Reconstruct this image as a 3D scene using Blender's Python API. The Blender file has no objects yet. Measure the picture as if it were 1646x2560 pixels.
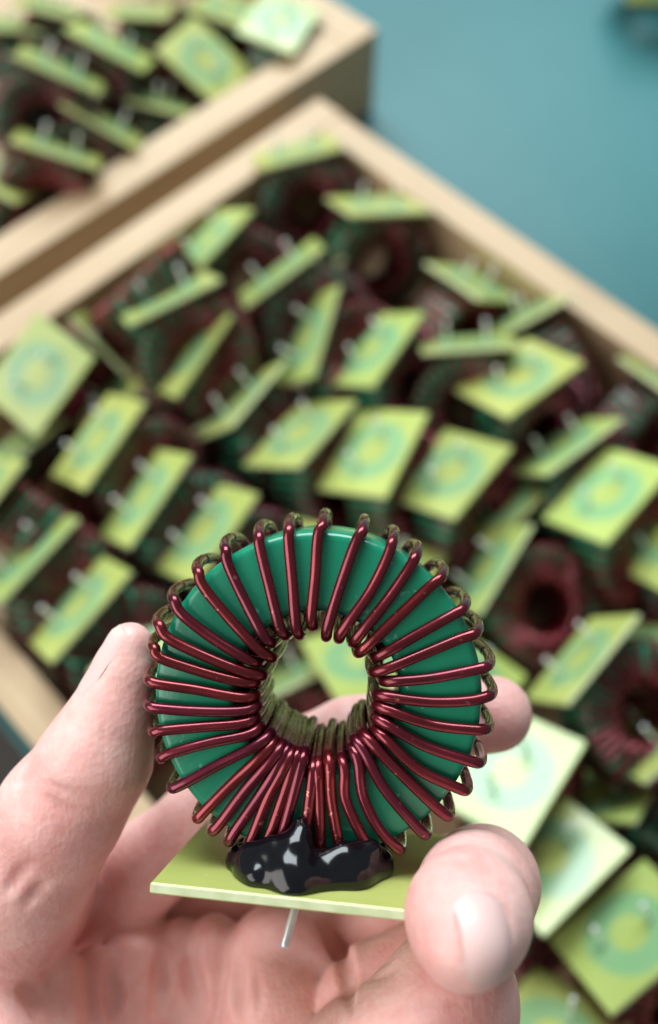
import bpy, bmesh, math, random
import numpy as np
from mathutils import Matrix, Vector, noise as mnoise

# ------------------------------------------------------------------ camera, world, light
S = 0.001                                   # lengths below are in millimetres
scene = bpy.context.scene
col = scene.collection
cam_d = bpy.data.cameras.new("camera")
cam_d.sensor_fit = 'VERTICAL'; cam_d.sensor_height = 36.0; cam_d.sensor_width = 36.0
cam_d.lens = 31.18
cam_d.clip_start = 0.01; cam_d.clip_end = 50.0
cam = bpy.data.objects.new("camera", cam_d); col.objects.link(cam)
cam.location = (0, 0, 0.355); cam.rotation_euler = (math.radians(27.0), 0, 0)
cam_d.dof.use_dof = True
cam_d.dof.focus_distance = 0.1275
cam_d.dof.aperture_fstop = 8.4
cam_d.dof.aperture_blades = 0
scene.camera = cam

world = bpy.data.worlds.new("World"); scene.world = world
world.use_nodes = True
bg = world.node_tree.nodes["Background"]
bg.inputs[0].default_value = (0.98, 0.97, 0.95, 1); bg.inputs[1].default_value = 0.20

def area(name, loc, target, sx, sy, power, color):
    d = bpy.data.lights.new(name, 'AREA'); d.shape = 'RECTANGLE'
    d.size = sx; d.size_y = sy; d.energy = power; d.color = color
    o = bpy.data.objects.new(name, d); col.objects.link(o)
    o.location = loc
    o.rotation_euler = (Vector(target) - Vector(loc)).to_track_quat('-Z', 'Y').to_euler()
    return o
area("window_light", (-0.16, 1.40, 1.35), (0, 0.15, 0.10), 1.5, 1.0, 56.0, (0.86, 0.96, 1.0))
area("fill_light", (-1.75, -0.75, 1.30), (0, 0.05, 0.2), 2.2, 1.8, 47.0, (1.0, 0.95, 0.90))  # soft fill added behind left to lift the hand, not an actual lamp

scene.render.engine = 'CYCLES'
scene.cycles.use_denoising = True
scene.cycles.max_bounces = 8
scene.view_settings.view_transform = 'Standard'
scene.view_settings.look = 'None'
scene.view_settings.gamma = 1.0
scene.view_settings.use_curve_mapping = False
scene.view_settings.exposure = 0.05

rng = random.Random(7)

# ------------------------------------------------------------------ helpers
def tag(o, label=None, cat=None, group=None, kind=None):
    if label: o["label"] = label
    if cat: o["category"] = cat
    if group: o["group"] = group
    if kind: o["kind"] = kind
    return o

def mesh_obj(name, verts, faces, mats, parent=None, smooth=True, mi=None):
    me = bpy.data.meshes.new(name)
    me.from_pydata([tuple(v) for v in verts], [], [tuple(f) for f in faces])
    for m in (mats if isinstance(mats, (list, tuple)) else [mats]): me.materials.append(m)
    if mi is not None: me.polygons.foreach_set("material_index", mi)
    if smooth: me.polygons.foreach_set("use_smooth", [True] * len(me.polygons))
    me.update()
    return link(name, me, parent)

def link(name, me, parent=None):
    o = bpy.data.objects.new(name, me); col.objects.link(o)
    o.parent = parent
    return o

def empty(name, mat):
    o = bpy.data.objects.new(name, None); col.objects.link(o)
    o.empty_display_size = 0.005; o.matrix_world = mat
    return o

def catmull(P, n):
    P = [np.array(p, float) for p in P]
    Q = [2 * P[0] - P[1]] + P + [2 * P[-1] - P[-2]]
    out = []
    for i in range(1, len(Q) - 2):
        p0, p1, p2, p3 = Q[i - 1:i + 3]
        # centripetal parametrisation keeps tight bends free of overshoot
        t1 = max(np.linalg.norm(p1 - p0), 1e-9) ** .5
        t2 = t1 + max(np.linalg.norm(p2 - p1), 1e-9) ** .5
        t3 = t2 + max(np.linalg.norm(p3 - p2), 1e-9) ** .5
        for k in range(n):
            t = t1 + (t2 - t1) * k / n
            a1 = (t1 - t) / t1 * p0 + t / t1 * p1
            a2 = (t2 - t) / (t2 - t1) * p1 + (t - t1) / (t2 - t1) * p2
            a3 = (t3 - t) / (t3 - t2) * p2 + (t - t2) / (t3 - t2) * p3
            b1 = (t2 - t) / t2 * a1 + t / t2 * a2
            b2 = (t3 - t) / (t3 - t1) * a2 + (t - t1) / (t3 - t1) * a3
            out.append((t2 - t) / (t2 - t1) * b1 + (t - t1) / (t2 - t1) * b2)
    out.append(P[-1])
    return out

def tube(path, r, sides, verts, faces, caps=True):
    path = [np.array(p, float) for p in path]
    n = len(path); base = len(verts)
    T = [path[min(i + 1, n - 1)] - path[max(i - 1, 0)] for i in range(n)]
    T = [t / (np.linalg.norm(t) + 1e-12) for t in T]
    u = np.cross(T[0], (0.31, 0.52, 0.79)); u /= np.linalg.norm(u)
    for i in range(n):
        u = u - T[i] * (u @ T[i]); u /= np.linalg.norm(u)
        w = np.cross(T[i], u)
        rr = r[i] if isinstance(r, (list, tuple)) else r
        for k in range(sides):
            a = 2 * math.pi * k / sides
            verts.append(path[i] + rr * (math.cos(a) * u + math.sin(a) * w))
    for i in range(n - 1):
        for k in range(sides):
            k2 = (k + 1) % sides
            faces.append((base + i * sides + k, base + i * sides + k2, base + (i + 1) * sides + k2, base + (i + 1) * sides + k))
    if caps:
        faces.append(tuple(base + k for k in reversed(range(sides))))
        faces.append(tuple(base + (n - 1) * sides + k for k in range(sides)))

def box_mesh(name, sx, sy, sz, bevel, mats, mi_fn=None, seg=2):
    bm = bmesh.new(); bmesh.ops.create_cube(bm, size=1.0)
    bmesh.ops.scale(bm, vec=(sx, sy, sz), verts=bm.verts)
    if bevel: bmesh.ops.bevel(bm, geom=list(bm.edges), offset=bevel, segments=seg, affect='EDGES', profile=0.6)
    bm.normal_update()
    if mi_fn:
        for f in bm.faces: f.material_index = mi_fn(f.normal)
    me = bpy.data.meshes.new(name); bm.to_mesh(me); bm.free()
    for m in mats: me.materials.append(m)
    return me

# ------------------------------------------------------------------ materials
def new_mat(name):
    m = bpy.data.materials.new(name); m.use_nodes = True
    return m, m.node_tree.nodes, m.node_tree.links, m.node_tree.nodes["Principled BSDF"]

def noise_mix(nt, scale, c1, c2, detail=4, lo=0.35, hi=0.65, coord='Object', dist=0.0):
    N, L = nt.nodes, nt.links
    tc = N.new("ShaderNodeTexCoord"); nz = N.new("ShaderNodeTexNoise"); rp = N.new("ShaderNodeValToRGB")
    nz.inputs["Scale"].default_value = scale; nz.inputs["Detail"].default_value = detail
    nz.inputs["Distortion"].default_value = dist
    L.new(tc.outputs[coord], nz.inputs["Vector"]); L.new(nz.outputs[0], rp.inputs[0])
    rp.color_ramp.elements[0].position = lo; rp.color_ramp.elements[1].position = hi
    rp.color_ramp.elements[0].color = (*c1, 1); rp.color_ramp.elements[1].color = (*c2, 1)
    return rp, nz, tc

def bump(nt, bsdf, height, strength, distance):
    b = nt.nodes.new("ShaderNodeBump"); b.inputs["Strength"].default_value = strength
    b.inputs["Distance"].default_value = distance
    nt.links.new(height, b.inputs["Height"]); nt.links.new(b.outputs[0], bsdf.inputs["Normal"])
    return b

def simple(name, c1, c2, scale, rough, metallic=0.0, bump_d=0.0, bump_scale=None, coat=0.0, coat_r=0.05, spec=0.5):
    m, N, L, p = new_mat(name)
    rp, nz, tc = noise_mix(m.node_tree, scale, c1, c2)
    L.new(rp.outputs[0], p.inputs["Base Color"])
    p.inputs["Roughness"].default_value = rough; p.inputs["Metallic"].default_value = metallic
    p.inputs["Coat Weight"].default_value = coat; p.inputs["Coat Roughness"].default_value = coat_r
    p.inputs["Specular IOR Level"].default_value = spec
    if bump_d:
        n2 = N.new("ShaderNodeTexNoise"); n2.inputs["Scale"].default_value = bump_scale or scale
        n2.inputs["Detail"].default_value = 5
        L.new(tc.outputs["Object"], n2.inputs["Vector"]); bump(m.node_tree, p, n2.outputs[0], 1.0, bump_d)
    return m

M_core = simple("green_core_coating", (0.006, 0.230, 0.118), (0.009, 0.275, 0.145), 60, 0.36, bump_d=0.00003, bump_scale=900, coat=0.15, coat_r=0.06, spec=0.45)
M_wire = simple("enamelled_copper", (0.125, 0.010, 0.020), (0.190, 0.017, 0.032), 90, 0.27, metallic=0.75, bump_d=0.00002, bump_scale=700, coat=0.45, coat_r=0.06)
def add_specks(m, scale, lo, hi, color):
    nt = m.node_tree; N, L = nt.nodes, nt.links; p = N["Principled BSDF"]
    src = p.inputs["Base Color"].links[0].from_socket
    tc = N.new("ShaderNodeTexCoord"); nz = N.new("ShaderNodeTexNoise"); nz.inputs["Scale"].default_value = scale; nz.inputs["Detail"].default_value = 2
    rp_ = N.new("ShaderNodeValToRGB"); rp_.color_ramp.elements[0].position = lo; rp_.color_ramp.elements[1].position = hi
    mx = N.new("ShaderNodeMix"); mx.data_type = 'RGBA'; mx.inputs[7].default_value = (*color, 1)
    L.new(tc.outputs["Object"], nz.inputs["Vector"]); L.new(nz.outputs[0], rp_.inputs[0]); L.new(rp_.outputs[0], mx.inputs[0])
    L.new(src, mx.inputs[6]); L.new(mx.outputs[2], p.inputs["Base Color"])
def vary(m, hue, val, rough_lo, rough_hi, scale):
    nt = m.node_tree; N, L = nt.nodes, nt.links; p = N["Principled BSDF"]
    src = p.inputs["Base Color"].links[0].from_socket
    oi = N.new("ShaderNodeObjectInfo"); hs = N.new("ShaderNodeHueSaturation")
    a = N.new("ShaderNodeMapRange"); a.inputs[3].default_value = 0.5 - hue; a.inputs[4].default_value = 0.5 + hue
    b = N.new("ShaderNodeMapRange"); b.inputs[3].default_value = 1 - val; b.inputs[4].default_value = 1 + val
    L.new(oi.outputs["Random"], a.inputs[0]); L.new(oi.outputs["Random"], b.inputs[0])
    L.new(a.outputs[0], hs.inputs["Hue"]); L.new(b.outputs[0], hs.inputs["Value"]); L.new(src, hs.inputs["Color"]); L.new(hs.outputs[0], p.inputs["Base Color"])
    tc = N.new("ShaderNodeTexCoord"); nz = N.new("ShaderNodeTexNoise"); nz.inputs["Scale"].default_value = scale; nz.inputs["Detail"].default_value = 4
    r = N.new("ShaderNodeMapRange"); r.inputs[1].default_value = 0.3; r.inputs[2].default_value = 0.7; r.inputs[3].default_value = rough_lo; r.inputs[4].default_value = rough_hi
    L.new(tc.outputs["Object"], nz.inputs["Vector"]); L.new(nz.outputs[0], r.inputs[0]); L.new(r.outputs[0], p.inputs["Roughness"])
add_specks(M_core, 520, 0.70, 0.735, (0.10, 0.40, 0.30))
vary(M_core, 0.006, 0.08, 0.18, 0.30, 140)
add_specks(M_wire, 800, 0.69, 0.74, (0.42, 0.16, 0.13))
vary(M_wire, 0.012, 0.18, 0.20, 0.36, 220)
M_pin = simple("tinned_pin", (0.72, 0.73, 0.74), (0.84, 0.85, 0.86), 400, 0.32, metallic=0.55, bump_d=0.00002, bump_scale=900)
M_glue = simple("black_epoxy", (0.002, 0.0025, 0.004), (0.004, 0.0045, 0.007), 200, 0.14, bump_d=0.00002, bump_scale=300, coat=0.0, coat_r=0.06)
M_edge = simple("board_cut_edge", (0.52, 0.60, 0.34), (0.66, 0.72, 0.46), 300, 0.55, bump_d=0.00005, bump_scale=1200)
M_table = simple("teal_table_top", (0.027, 0.132, 0.142), (0.044, 0.175, 0.186), 4, 0.45, bump_d=0.00004, bump_scale=300, spec=0.28)

def board_mat(name, ring):
    m, N, L, p = new_mat(name); nt = m.node_tree
    rp, nz, tc = noise_mix(nt, 45, (0.47, 0.545, 0.145), (0.54, 0.610, 0.185))
    last = rp.outputs[0]
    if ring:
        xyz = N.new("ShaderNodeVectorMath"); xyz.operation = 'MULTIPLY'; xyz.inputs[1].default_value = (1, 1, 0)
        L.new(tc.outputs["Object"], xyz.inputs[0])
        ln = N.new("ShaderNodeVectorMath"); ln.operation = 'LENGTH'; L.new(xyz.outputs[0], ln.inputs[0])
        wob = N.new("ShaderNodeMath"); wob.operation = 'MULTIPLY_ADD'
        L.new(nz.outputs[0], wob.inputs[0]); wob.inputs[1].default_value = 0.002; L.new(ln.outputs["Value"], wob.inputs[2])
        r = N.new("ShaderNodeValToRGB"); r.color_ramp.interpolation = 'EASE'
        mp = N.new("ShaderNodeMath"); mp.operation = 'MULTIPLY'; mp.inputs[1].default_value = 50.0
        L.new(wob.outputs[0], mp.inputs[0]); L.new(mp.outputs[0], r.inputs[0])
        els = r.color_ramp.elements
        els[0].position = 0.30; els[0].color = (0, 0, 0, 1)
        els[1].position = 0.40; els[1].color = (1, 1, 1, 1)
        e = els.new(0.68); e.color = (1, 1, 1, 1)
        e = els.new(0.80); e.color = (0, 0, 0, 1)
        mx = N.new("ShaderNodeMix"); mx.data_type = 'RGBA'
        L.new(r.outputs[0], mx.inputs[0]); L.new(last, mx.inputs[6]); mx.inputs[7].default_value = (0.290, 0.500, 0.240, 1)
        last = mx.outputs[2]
    L.new(last, p.inputs["Base Color"])
    # every board has aged a little differently
    oi = N.new("ShaderNodeObjectInfo"); hsv = N.new("ShaderNodeHueSaturation")
    mr = N.new("ShaderNodeMapRange"); mr.inputs[3].default_value = 0.488; mr.inputs[4].default_value = 0.522
    mr2 = N.new("ShaderNodeMapRange"); mr2.inputs[3].default_value = 0.92; mr2.inputs[4].default_value = 1.16
    fr = N.new("ShaderNodeMath"); fr.operation = 'MULTIPLY'; fr.inputs[1].default_value = 7.31
    fr2 = N.new("ShaderNodeMath"); fr2.operation = 'FRACT'
    L.new(oi.outputs["Random"], mr.inputs[0]); L.new(oi.outputs["Random"], fr.inputs[0]); L.new(fr.outputs[0], fr2.inputs[0]); L.new(fr2.outputs[0], mr2.inputs[0])
    L.new(mr.outputs[0], hsv.inputs["Hue"]); L.new(mr2.outputs[0], hsv.inputs["Value"]); L.new(last, hsv.inputs["Color"])
    # dust and flux specks
    sp = N.new("ShaderNodeTexNoise"); sp.inputs["Scale"].default_value = 1300; sp.inputs["Detail"].default_value = 2
    L.new(tc.outputs["Object"], sp.inputs["Vector"])
    sr = N.new("ShaderNodeValToRGB"); sr.color_ramp.elements[0].position = 0.70; sr.color_ramp.elements[1].position = 0.76
    L.new(sp.outputs[0], sr.inputs[0])
    mxs = N.new("ShaderNodeMix"); mxs.data_type = 'RGBA'; mxs.inputs[7].default_value = (0.75, 0.76, 0.6, 1)
    L.new(sr.outputs[0], mxs.inputs[0]); L.new(hsv.outputs[0], mxs.inputs[6]); last = mxs.outputs[2]
    L.new(last, p.inputs["Base Color"])
    p.inputs["Roughness"].default_value = 0.20; p.inputs["Specular IOR Level"].default_value = 0.75
    n2 = N.new("ShaderNodeTexNoise"); n2.inputs["Scale"].default_value = 500; L.new(tc.outputs["Object"], n2.inputs["Vector"])
    bump(nt, p, n2.outputs[0], 1.0, 0.00003)
    tr = N.new("ShaderNodeBsdfTranslucent"); L.new(last, tr.inputs[0])
    ms = N.new("ShaderNodeMixShader"); ms.inputs[0].default_value = 0.22
    out = N["Material Output"]
    L.new(p.outputs[0], ms.inputs[1]); L.new(tr.outputs[0], ms.inputs[2]); L.new(ms.outputs[0], out.inputs[0])
    return m
M_board = board_mat("fibreglass_board", False)
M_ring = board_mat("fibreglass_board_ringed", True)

def wood_mat():
    m, N, L, p = new_mat("pale_plywood"); nt = m.node_tree
    tc = N.new("ShaderNodeTexCoord"); mp = N.new("ShaderNodeMapping"); mp.inputs["Scale"].default_value = (4, 60, 60)
    nz = N.new("ShaderNodeTexNoise"); nz.inputs["Scale"].default_value = 4; nz.inputs["Detail"].default_value = 6; nz.inputs["Distortion"].default_value = 0.6
    rp = N.new("ShaderNodeValToRGB")
    L.new(tc.outputs["Object"], mp.inputs[0]); L.new(mp.outputs[0], nz.inputs["Vector"]); L.new(nz.outputs[0], rp.inputs[0])
    rp.color_ramp.elements[0].position = 0.3; rp.color_ramp.elements[1].position = 0.7
    rp.color_ramp.elements[0].color = (0.44, 0.300, 0.172, 1); rp.color_ramp.elements[1].color = (0.56, 0.42, 0.265, 1)
    L.new(rp.outputs[0], p.inputs["Base Color"]); p.inputs["Roughness"].default_value = 0.6
    bump(nt, p, nz.outputs[0], 0.5, 0.0004)
    return m
M_wood = wood_mat()

def skin_mat():
    m, N, L, p = new_mat("skin"); nt = m.node_tree
    rp, nz, tc = noise_mix(nt, 70, (0.78, 0.405, 0.370), (0.88, 0.570, 0.520), detail=5, lo=0.3, hi=0.72, dist=0.4)
    rp2, nz2, _ = noise_mix(nt, 300, (0.90, 0.74, 0.73), (1, 1, 1), detail=5, lo=0.28, hi=0.62, dist=0.8)
    mx = N.new("ShaderNodeMix"); mx.data_type = 'RGBA'; mx.blend_type = 'MULTIPLY'; mx.inputs[0].default_value = 0.6
    L.new(rp.outputs[0], mx.inputs[6]); L.new(rp2.outputs[0], mx.inputs[7])
    L.new(mx.outputs[2], p.inputs["Base Color"])
    p.inputs["Roughness"].default_value = 0.46; p.inputs["Specular IOR Level"].default_value = 0.4
    p.inputs["Subsurface Weight"].default_value = 0.5
    p.inputs["Subsurface Radius"].default_value = (1.0, 0.35, 0.22); p.inputs["Subsurface Scale"].default_value = 0.0022
    vo = N.new("ShaderNodeTexVoronoi"); vo.inputs["Scale"].default_value = 1100
    L.new(tc.outputs["Object"], vo.inputs["Vector"])
    ad = N.new("ShaderNodeMath"); ad.operation = 'MULTIPLY_ADD'; ad.inputs[1].default_value = 0.5
    L.new(vo.outputs[0], ad.inputs[0]); L.new(nz2.outputs[0], ad.inputs[2])
    mpg = N.new("ShaderNodeMapping"); mpg.inputs["Scale"].default_value = (1.0, 0.22, 1.0); mpg.inputs["Rotation"].default_value = (0, 0, 0.5)
    fl = N.new("ShaderNodeTexNoise"); fl.inputs["Scale"].default_value = 750; fl.inputs["Detail"].default_value = 4; fl.inputs["Distortion"].default_value = 0.7
    L.new(tc.outputs["Object"], mpg.inputs[0]); L.new(mpg.outputs[0], fl.inputs["Vector"])
    ad2 = N.new("ShaderNodeMath"); ad2.operation = 'ADD'; L.new(ad.outputs[0], ad2.inputs[0]); L.new(fl.outputs[0], ad2.inputs[1])
    bump(nt, p, ad2.outputs[0], 0.7, 0.00017)
    return m
M_skin = skin_mat()
M_nail = simple("nail_plate", (0.72, 0.48, 0.45), (0.78, 0.55, 0.52), 120, 0.42, coat=0.0, coat_r=0.2, spec=0.32)
M_nail_edge = simple("nail_free_edge", (0.70, 0.50, 0.45), (0.75, 0.55, 0.50), 200, 0.45, coat=0.0, coat_r=0.15, spec=0.3)
M_nail.node_tree.nodes["Principled BSDF"].inputs["Subsurface Weight"].default_value = 0.2
M_nail.node_tree.nodes["Principled BSDF"].inputs["Subsurface Scale"].default_value = 0.001

# ------------------------------------------------------------------ table and trays
M_floor = simple("dark_concrete_floor", (0.055, 0.052, 0.047), (0.085, 0.080, 0.072), 6, 0.7, bump_d=0.0006, bump_scale=60)
def table():
    me = box_mesh("table_top", 1.6, 2.2, 0.03, 0.002, [M_table])
    o = link("table_top", me); tag(o, kind="structure")
    a = math.radians(-135.0)
    edge = Vector((-0.005 + 0.306 * math.cos(a), 0.391 + 0.306 * math.sin(a), 0))      # the table ends just past the near tray
    o.location = edge - Vector((math.cos(a), math.sin(a), 0)) * 0.8 + Vector((0.25, -0.25, -0.0155)); o.rotation_euler.z = a
    fl = box_mesh("floor", 6, 6, 0.02, 0, [M_floor])
    f = link("floor", fl); f.location = (0, 0.3, -0.75); tag(f, kind="structure")
table()

def tray(corner, ang, len_a, len_b, height, th, label):
    """corner: outer rim corner; wall a runs along ang, wall b along ang + 90 degrees."""
    a = Vector((math.cos(ang), math.sin(ang), 0)); b = Vector((-a.y, a.x, 0))
    mat = Matrix((( a.x, b.x, 0, corner[0] * S), (a.y, b.y, 0, corner[1] * S), (0, 0, 1, 0), (0, 0, 0, 1)))
    root = empty("wooden_tray", mat); tag(root, label, "tray", "wooden parts trays on the table")
    A, B, H, T = len_a * S, len_b * S, height * S, th * S
    def plank(name, x0, x1, y0, y1, z0, z1, turn):
        sx, sy, sz = x1 - x0, y1 - y0, z1 - z0
        me = box_mesh(name, sy if turn else sx, sx if turn else sy, sz, 0.0009, [M_wood])
        o = link(name, me, root)
        o.location = ((x0 + x1) / 2, (y0 + y1) / 2, (z0 + z1) / 2)
        if turn: o.rotation_euler.z = math.pi / 2
    plank("side_plank", 0, A, 0, T, 0.0005, H, False)
    plank("side_plank", 0, A, B - T, B, 0.0005, H, False)
    plank("side_plank", 0.0004, T, T, B - T, 0.0005, H - 0.0004, True)
    plank("side_plank", A - T, A - 0.0004, T, B - T, 0.0005, H - 0.0004, True)
    plank("bottom_panel", T, A - T, T, B - T, 0.001, 0.004, False)
    return root
tray((-5, 391), math.radians(-135.0), 298, 430, 50, 17, "near wooden tray full of inductors filling most of the picture")
tray((26, 445), math.radians(134.5), 290, 320, 50, 20, "far wooden tray at the upper left beside the teal table")

# ------------------------------------------------------------------ inductor in the trays (shared meshes)
R_OUT, R_IN, HALF = 23.5, 11.85, 9.0
BX, BY, BT = 40.0, 32.0, 1.5

def core_mesh(name, segs):
    b = 1.3
    prof = []
    for (cr, cz, a0) in ((R_OUT - b, HALF - b, 0), (R_IN + b, HALF - b, 90), (R_IN + b, -HALF + b, 180), (R_OUT - b, -HALF + b, 270)):
        for k in range(5):
            a = math.radians(a0 + 90 * k / 4)
            prof.append((cr + b * math.cos(a), cz + b * math.sin(a)))
    V, F = [], []
    n = len(prof)
    for i in range(segs):
        t = 2 * math.pi * i / segs
        for (r, z) in prof: V.append((r * math.cos(t) * S, r * math.sin(t) * S, z * S))
    for i in range(segs):
        for k in range(n):
            j = (i + 1) % segs; l = (k + 1) % n
            F.append((i * n + k, j * n + k, j * n + l, i * n + l))
    me = bpy.data.meshes.new(name); me.from_pydata(V, [], F); me.materials.append(M_core)
    me.polygons.foreach_set("use_smooth", [True] * len(me.polygons))
    return me

def winding_mesh(turns, r, seed):
    rg = random.Random(seed); V, F = [], []
    for i in range(turns):
        t = 2 * math.pi * (i + rg.uniform(-.2, .2)) / turns; t2 = t + 2 * math.pi / turns
        bo = R_OUT + r + 0.1 + rg.uniform(0, .5); bi = R_IN - r - rg.choice((0.05, 1.0)) ; z = HALF + r
        pts = []
        for (ro, a, zz) in ((bo, t, 0), (bo, t, -HALF + 1), (bo - 1.4, t, -z), (17.5, t, -z), (bi + 1.5, t, -z), (bi, t, -HALF + 1.5),
                            (bi, t, HALF - 1.5), (bi + 1.5, t, z), (17.5, (t + t2) / 2, z), (bo - 1.4, t2, z), (bo, t2, HALF - 1), (bo, t2, 0)):
            pts.append((ro * math.cos(a) * S, ro * math.sin(a) * S, zz * S))
        tube(catmull(pts, 2), r * S, 6, V, F, caps=False)
    me = bpy.data.meshes.new("winding"); me.from_pydata([tuple(v) for v in V], [], F); me.materials.append(M_wire)
    me.polygons.foreach_set("use_smooth", [True] * len(me.polygons))
    return me

def blob_mesh(name):
    bm = bmesh.new(); bmesh.ops.create_icosphere(bm, subdivisions=3, radius=1.0)
    for v in bm.verts:
        n = mnoise.noise(v.co * 1.7) * 0.18
        v.co = Vector((v.co.x * 11.5, v.co.y * 11.0, v.co.z * 4.6)) * (1 + n) * S
        if v.co.z < 0: v.co.z *= 0.05
    me = bpy.data.meshes.new(name); bm.to_mesh(me); bm.free(); me.materials.append(M_glue)
    me.polygons.foreach_set("use_smooth", [True] * len(me.polygons))
    return me

def pin_mesh(length, r):
    V, F = [], []
    prof = [(0, r), (length * .5, r), (length - 1.7, r), (length - 1.2, r * 1.25), (length - .6, r * 1.35), (length - .2, r * 1.0), (length, r * .35)]
    tube([(0, 0, -z * S) for z, _ in prof], [q * S for _, q in prof], 12, V, F)
    me = bpy.data.meshes.new("pin"); me.from_pydata([tuple(v) for v in V], [], F); me.materials.append(M_pin)
    me.polygons.foreach_set("use_smooth", [True] * len(me.polygons))
    return me

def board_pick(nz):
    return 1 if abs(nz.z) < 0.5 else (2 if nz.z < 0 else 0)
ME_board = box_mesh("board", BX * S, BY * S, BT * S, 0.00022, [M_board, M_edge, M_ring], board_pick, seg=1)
ME_core = core_mesh("core", 40)
ME_wind = [winding_mesh(42, 0.85, 3), winding_mesh(46, 0.80, 5), winding_mesh(39, 0.85, 8)]
ME_blob = blob_mesh("glue_bead")
ME_pin = pin_mesh(9.0, 0.75)

ROT_TORUS = Matrix.Rotation(math.radians(90), 4, 'X')
def tray_inductor(xa, ya, loc, label, idx, group):
    """xa, ya: directions of the board's long and short edges, loc: board centre (mm). The pins point up."""
    x = Vector(xa).normalized(); y = Vector(ya); y = (y - x * y.dot(x)).normalized(); z = x.cross(y)
    y, z = -y, -z                                  # local +z is the toroid side, which hangs below the board
    m = Matrix(((x.x, y.x, z.x, loc[0] * S), (x.y, y.y, z.y, loc[1] * S), (x.z, y.z, z.z, loc[2] * S), (0, 0, 0, 1)))
    root = empty("toroid_inductor", m)
    tag(root, label, "inductor", group)
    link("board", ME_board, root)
    t = Matrix.Translation((0, 0, (BT / 2 + R_OUT + 1.9) * S)) @ ROT_TORUS @ Matrix.Rotation(idx * 1.7, 4, 'Z')
    for nm, me in (("core", ME_core), ("winding", ME_wind[idx % 3])):
        o = link(nm, me, root); o.matrix_local = t
    o = link("glue_bead", ME_blob, root); o.location = (0, 0, (BT / 2 - 0.1) * S)
    for sx in (-1, 1):
        o = link("pin", ME_pin, root); o.location = (8.0 * sx * S, 1.5 * sx * S, -BT / 2 * S)
        o.rotation_euler = (rng.uniform(-.12, .12), rng.uniform(-.12, .12), 0)
    return root

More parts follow.
